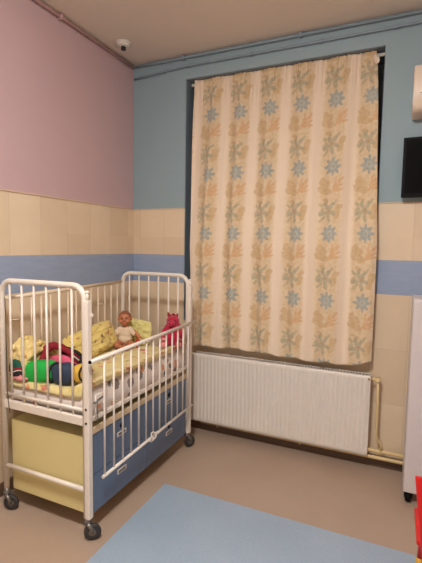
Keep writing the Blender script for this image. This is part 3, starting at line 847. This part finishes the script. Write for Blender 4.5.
# crimson cloth arched over the pile, with dark striped bag at its right
bm = BM()
P = [(.300, -1.385, .90), (.305, -1.36, .935), (.295, -1.335, .965), (.325, -1.31, .982), (.365, -1.285, .970), (.42, -1.265, .935)]
limb(bm, P, [.020, .024, .026, .025, .022, .018])
o = link('crimson_cloth', bm, 'crimson', label='crimson rolled cloth arching behind the pink cushion', category='cloth'); fuse(o, .005, 8)
for v in o.data.vertices: v.co += v.normal*.006*noise.noise(v.co*22)
t = thing('dark_toy_bag', (.47, -1.235, .80), 'black soft bag with thin red and cream stripes behind the pink cushion', 'bag')
b = BM(); limb(b, [(.36, -1.245, .925), (.42, -1.235, .905), (.475, -1.225, .872)], [.040, .042, .034]); ellipsoid(b, (.42, -1.215, .846), (.085, .05, .042))
o = link('bag_body', b, 'darkcloth', t); fuse(o, .005, 5)
for k, (mm, dz) in enumerate((('crimson', .050), ('rail', .037), ('crimson', .020))):
    b = BM(); tube(b, [(.36+.02*k, -1.266-.006*k, .925+dz-.014), (.42, -1.264-.006*k, .905+dz-.010), (.475, -1.250-.005*k, .872+dz-.016)], .0055, 8)
    link('stripe', b, mm, t)
# dark green soft ball with straps
t = thing('dark_green_soft_ball', (.215, -1.435, .80), 'dark green and black soft toy ball at the near left corner of the cot', 'soft toy')
link('ball', ellipsoid(BM(), (.208, -1.490, .872), (.052, .026, .054)), 'dgreen', t, smooth=True)
b = BM(); ellipsoid(b, (.214, -1.492, .840), (.050, .027, .034)); link('black_lower_half', b, 'darkcloth', t, smooth=True)
b = BM(); pts = [Vector((.213+.052*math.sin(a), -1.486-.032*math.cos(a), .868+.012*math.sin(a*2))) for a in [(-60+k*8)*PI/180 for k in range(17)]]
tube(b, pts, .0055, 8); link('strap', b, 'crimson', t)
b = BM(); pts = [p+Vector((0, 0, -.013)) for p in pts]; tube(b, pts, .003, 8); link('strap_piping', b, 'rail', t)
# pink soft doll lying in front of it
t = thing('small_pink_plush', (.235, -1.47, .80), 'small pale pink plush with a rounded head lying below the dark green ball', 'plush toy')
b = BM(); ellipsoid(b, (.206, -1.500, .842), (.024, .017, .025)); limb(b, [(.212, -1.500, .826), (.245, -1.500, .818), (.285, -1.496, .816)], [.018, .018, .014])
limb(b, [(.235, -1.500, .822), (.255, -1.502, .838)], [.008, .006]); limb(b, [(.27, -1.498, .818), (.305, -1.500, .822)], [.010, .008])
o = link('body', b, 'palepink', t); fuse(o, .003, 3)
link('eye', ellipsoid(BM(), (.201, -1.5165, .846), (.002, .0015, .002), n=8), 'eye', t)
link('eye', ellipsoid(BM(), (.211, -1.5165, .846), (.002, .0015, .002), n=8), 'eye', t)

# ------------------------------------------------------------------ television, air unit
t = thing('television', (2.60, -.045, 1.965), 'black flat television mounted high on the blue-grey wall', 'television')
TX0, TX1, TZ0, TZ1 = 2.232, 2.96, 1.958, 2.352
link('housing', box(BM(), (TX0, -.088, TZ0), (TX1, -.045, TZ1), .004), 'black', t)
link('screen', box(BM(), (TX0+.018, -.0900, TZ0+.022), (TX1-.018, -.0875, TZ1-.018)), 'screen', t)
link('wall_mount', box(BM(), (2.45, -.046, 2.05), (2.75, -.0005, 2.25), .003), 'steel', t)
t = thing('air_conditioner', (2.68, -.1, 2.48), 'white wall air conditioner above the television', 'air conditioner')
def profile_x(prof, x0, x1, bev=0):
    bm = BM(); a = [bm.verts.new((x0, y, z)) for y, z in prof]; b = [bm.verts.new((x1, y, z)) for y, z in prof]; n = len(prof)
    for k in range(n):
        f = bm.faces.new((a[k], a[(k+1) % n], b[(k+1) % n], b[k]))
    bm.faces.new(a); bm.faces.new(b[::-1])
    if bev:
        ed = [e for e in bm.edges if abs(e.verts[0].co.x-e.verts[1].co.x) < 1e-6]
        bmesh.ops.bevel(bm, geom=ed, offset=bev, segments=3, profile=.5, affect='EDGES')
    return bm
pr = [(-.0005, 2.78), (-.16, 2.78)] + [(-.16-.03*math.sin(a), 2.75+.03*math.cos(a)) for a in (.4, .9, 1.4)] + [(-.192, 2.60), (-.186, 2.56)] + \
     [(-.11-.07*math.cos(a), 2.545-.055*math.sin(a)) for a in (.1, .4, .7, 1.0, 1.3, 1.57)] + [(-.0005, 2.485)]
o = link('casing', profile_x(pr, 2.272, 3.09, .010), 'ac', t); smooth_angle(o, 30)
bm = BM(); box(bm, (2.335, -.188, 2.522), (3.05, -.172, 2.545), .003); link('louvre', bm, 'rubber', t)
link('panel_seam', box(BM(), (2.31, -.1945, 2.598), (3.07, -.190, 2.601)), 'steel', t)

# ------------------------------------------------------------------ white cabinet on castors
t = thing('white_cabinet', (2.68, -.33, 0), 'plain white tall cabinet on black castors at the right edge by the pipes', 'cabinet')
KX0, KX1, KY0, KY1, KZ0, KZ1 = 2.334, 2.94, -.40, -.115, .075, 1.305
o = link('body', box(BM(), (KX0, KY0, KZ0), (KX1, KY1, KZ1), .008, 3), 'cabinet', t)
link('door', box(BM(), (KX0+.002, KY0-.018, KZ0+.004), (KX1-.002, KY0, KZ1-.022), .005, 3), 'cabinet', t)
link('handle', tube(BM(), [(KX1-.05, KY0-.018, .62), (KX1-.05, KY0-.045, .63), (KX1-.05, KY0-.045, .77), (KX1-.05, KY0-.018, .78)], .006, 10), 'steel', t)
for x in (KX0+.032, KX1-.032):
    for y in (KY0+.03, KY1-.04):
        b = BM(); lathe(b, [(0, -.016), (.010, -.016), (.030, -.016), (.036, -.008), (.036, .008), (.030, .016), (0, .016)], (x, y-.004, .0365), (1, 0, 0), 22)
        lathe(b, [(0, .074), (.014, .074), (.014, .060), (0, .060)], (x, y, 0), (0, 0, 1), 14)
        box(b, (x-.024, y-.020, .030), (x-.018, y+.016, .070)); box(b, (x+.018, y-.020, .030), (x+.024, y+.016, .070)); box(b, (x-.024, y-.020, .0735), (x+.024, y+.016, .0748))
        link('castor', b, 'black', t)

# ------------------------------------------------------------------ red child chair at the right border
t = thing('child_chair', (2.55, -1.15, 0), 'bright red plastic child chair with yellow feet at the right edge', 'chair')
cx, cy = 2.49, -1.23
b = BM()
# backrest shell (faces +x side): tapered board narrowing downwards, seen from behind
def board(bm, pts, y0, y1, bev=.006):
    a = [bm.verts.new((x, y0, z)) for x, z in pts]; c = [bm.verts.new((x, y1, z)) for x, z in pts]; n = len(pts)
    for k in range(n): bm.faces.new((a[k], a[(k+1) % n], c[(k+1) % n], c[k]))
    bm.faces.new(a); bm.faces.new(c[::-1])
    bmesh.ops.bevel(bm, geom=bm.edges[:], offset=bev, segments=2, profile=.5, affect='EDGES'); return bm
board(b, [(2.350, .610), (2.665, .610), (2.612, .165), (2.403, .165)], cy-.012, cy+.008)
link('backrest', b, 'red', t)
link('seat', box(BM(), (2.372, cy+.008, .285), (2.643, cy+.28, .305), .006), 'red', t)
for sx in (0, 1):
    for sy in (0, 1):
        x0 = 2.420+sx*.175; y0 = cy+.02+sy*.24
        dx = -.012 if sx == 0 else .012; dy = -.01 if sy == 0 else .012
        lg = link('leg', tube(BM(), [(x0, y0, .288), (x0+dx, y0+dy, .035)], [.016, .013], 12), 'red', t)
        link('foot_cap', lathe(BM(), [(0, .0045), (.017, .0045), (.018, .03), (.014, .05), (0, .05)], (x0+dx, y0+dy, 0), (0, 0, 1), 16), 'yplastic', lg)

# ------------------------------------------------------------------ lamp
LX, LY = 1.70, -2.75
t = thing('ceiling_lamp', (LX, LY, H), 'round opal ceiling lamp in the middle of the room', 'ceiling lamp')
link('lamp_base', lathe(BM(), [(0, 3.1995), (.21, 3.1995), (.21, 3.165), (0, 3.165)], (LX, LY, 0), (0, 0, 1), 32), 'white', t)
M['lamp'] = emis('opal_lamp_glow', (1.0, .955, .915), 176.0)
link('opal_shade', lathe(BM(), [(.20, 3.165), (.215, 3.150), (.215, 3.130), (.19, 3.105), (.12, 3.088), (.05, 3.081), (0, 3.080)], (LX, LY, 0), (0, 0, 1), 32), 'lamp', t)

# ------------------------------------------------------------------ world, camera, view
w = bpy.data.worlds.new('night'); S.world = w; w.use_nodes = True
w.node_tree.nodes['Background'].inputs[0].default_value = (.01, .014, .03, 1); w.node_tree.nodes['Background'].inputs[1].default_value = .3

def cam():
    yaw, pitch, roll = -.423353, -.083735, .0157994
    f = Vector((math.sin(yaw)*math.cos(pitch), math.cos(yaw)*math.cos(pitch), math.sin(pitch)))
    r = Vector((math.cos(yaw), -math.sin(yaw), 0)); u = r.cross(f)
    r2 = r*math.cos(roll)+u*math.sin(roll); u2 = r2.cross(f)
    c = bpy.data.cameras.new('camera'); o = bpy.data.objects.new('camera', c); COL.objects.link(o)
    o.matrix_world = Matrix(((r2.x, u2.x, -f.x, 2.2346), (r2.y, u2.y, -f.y, -3.2022), (r2.z, u2.z, -f.z, 1.6038), (0, 0, 0, 1)))
    c.sensor_fit = 'VERTICAL'; c.sensor_height = 36; c.lens = 36*413.39/563; c.clip_start = .02
    S.camera = o
cam()
S.view_settings.view_transform = 'Standard'; S.view_settings.look = 'None'
S.view_settings.gamma = 1; S.view_settings.use_curve_mapping = False; S.view_settings.exposure = 0.0
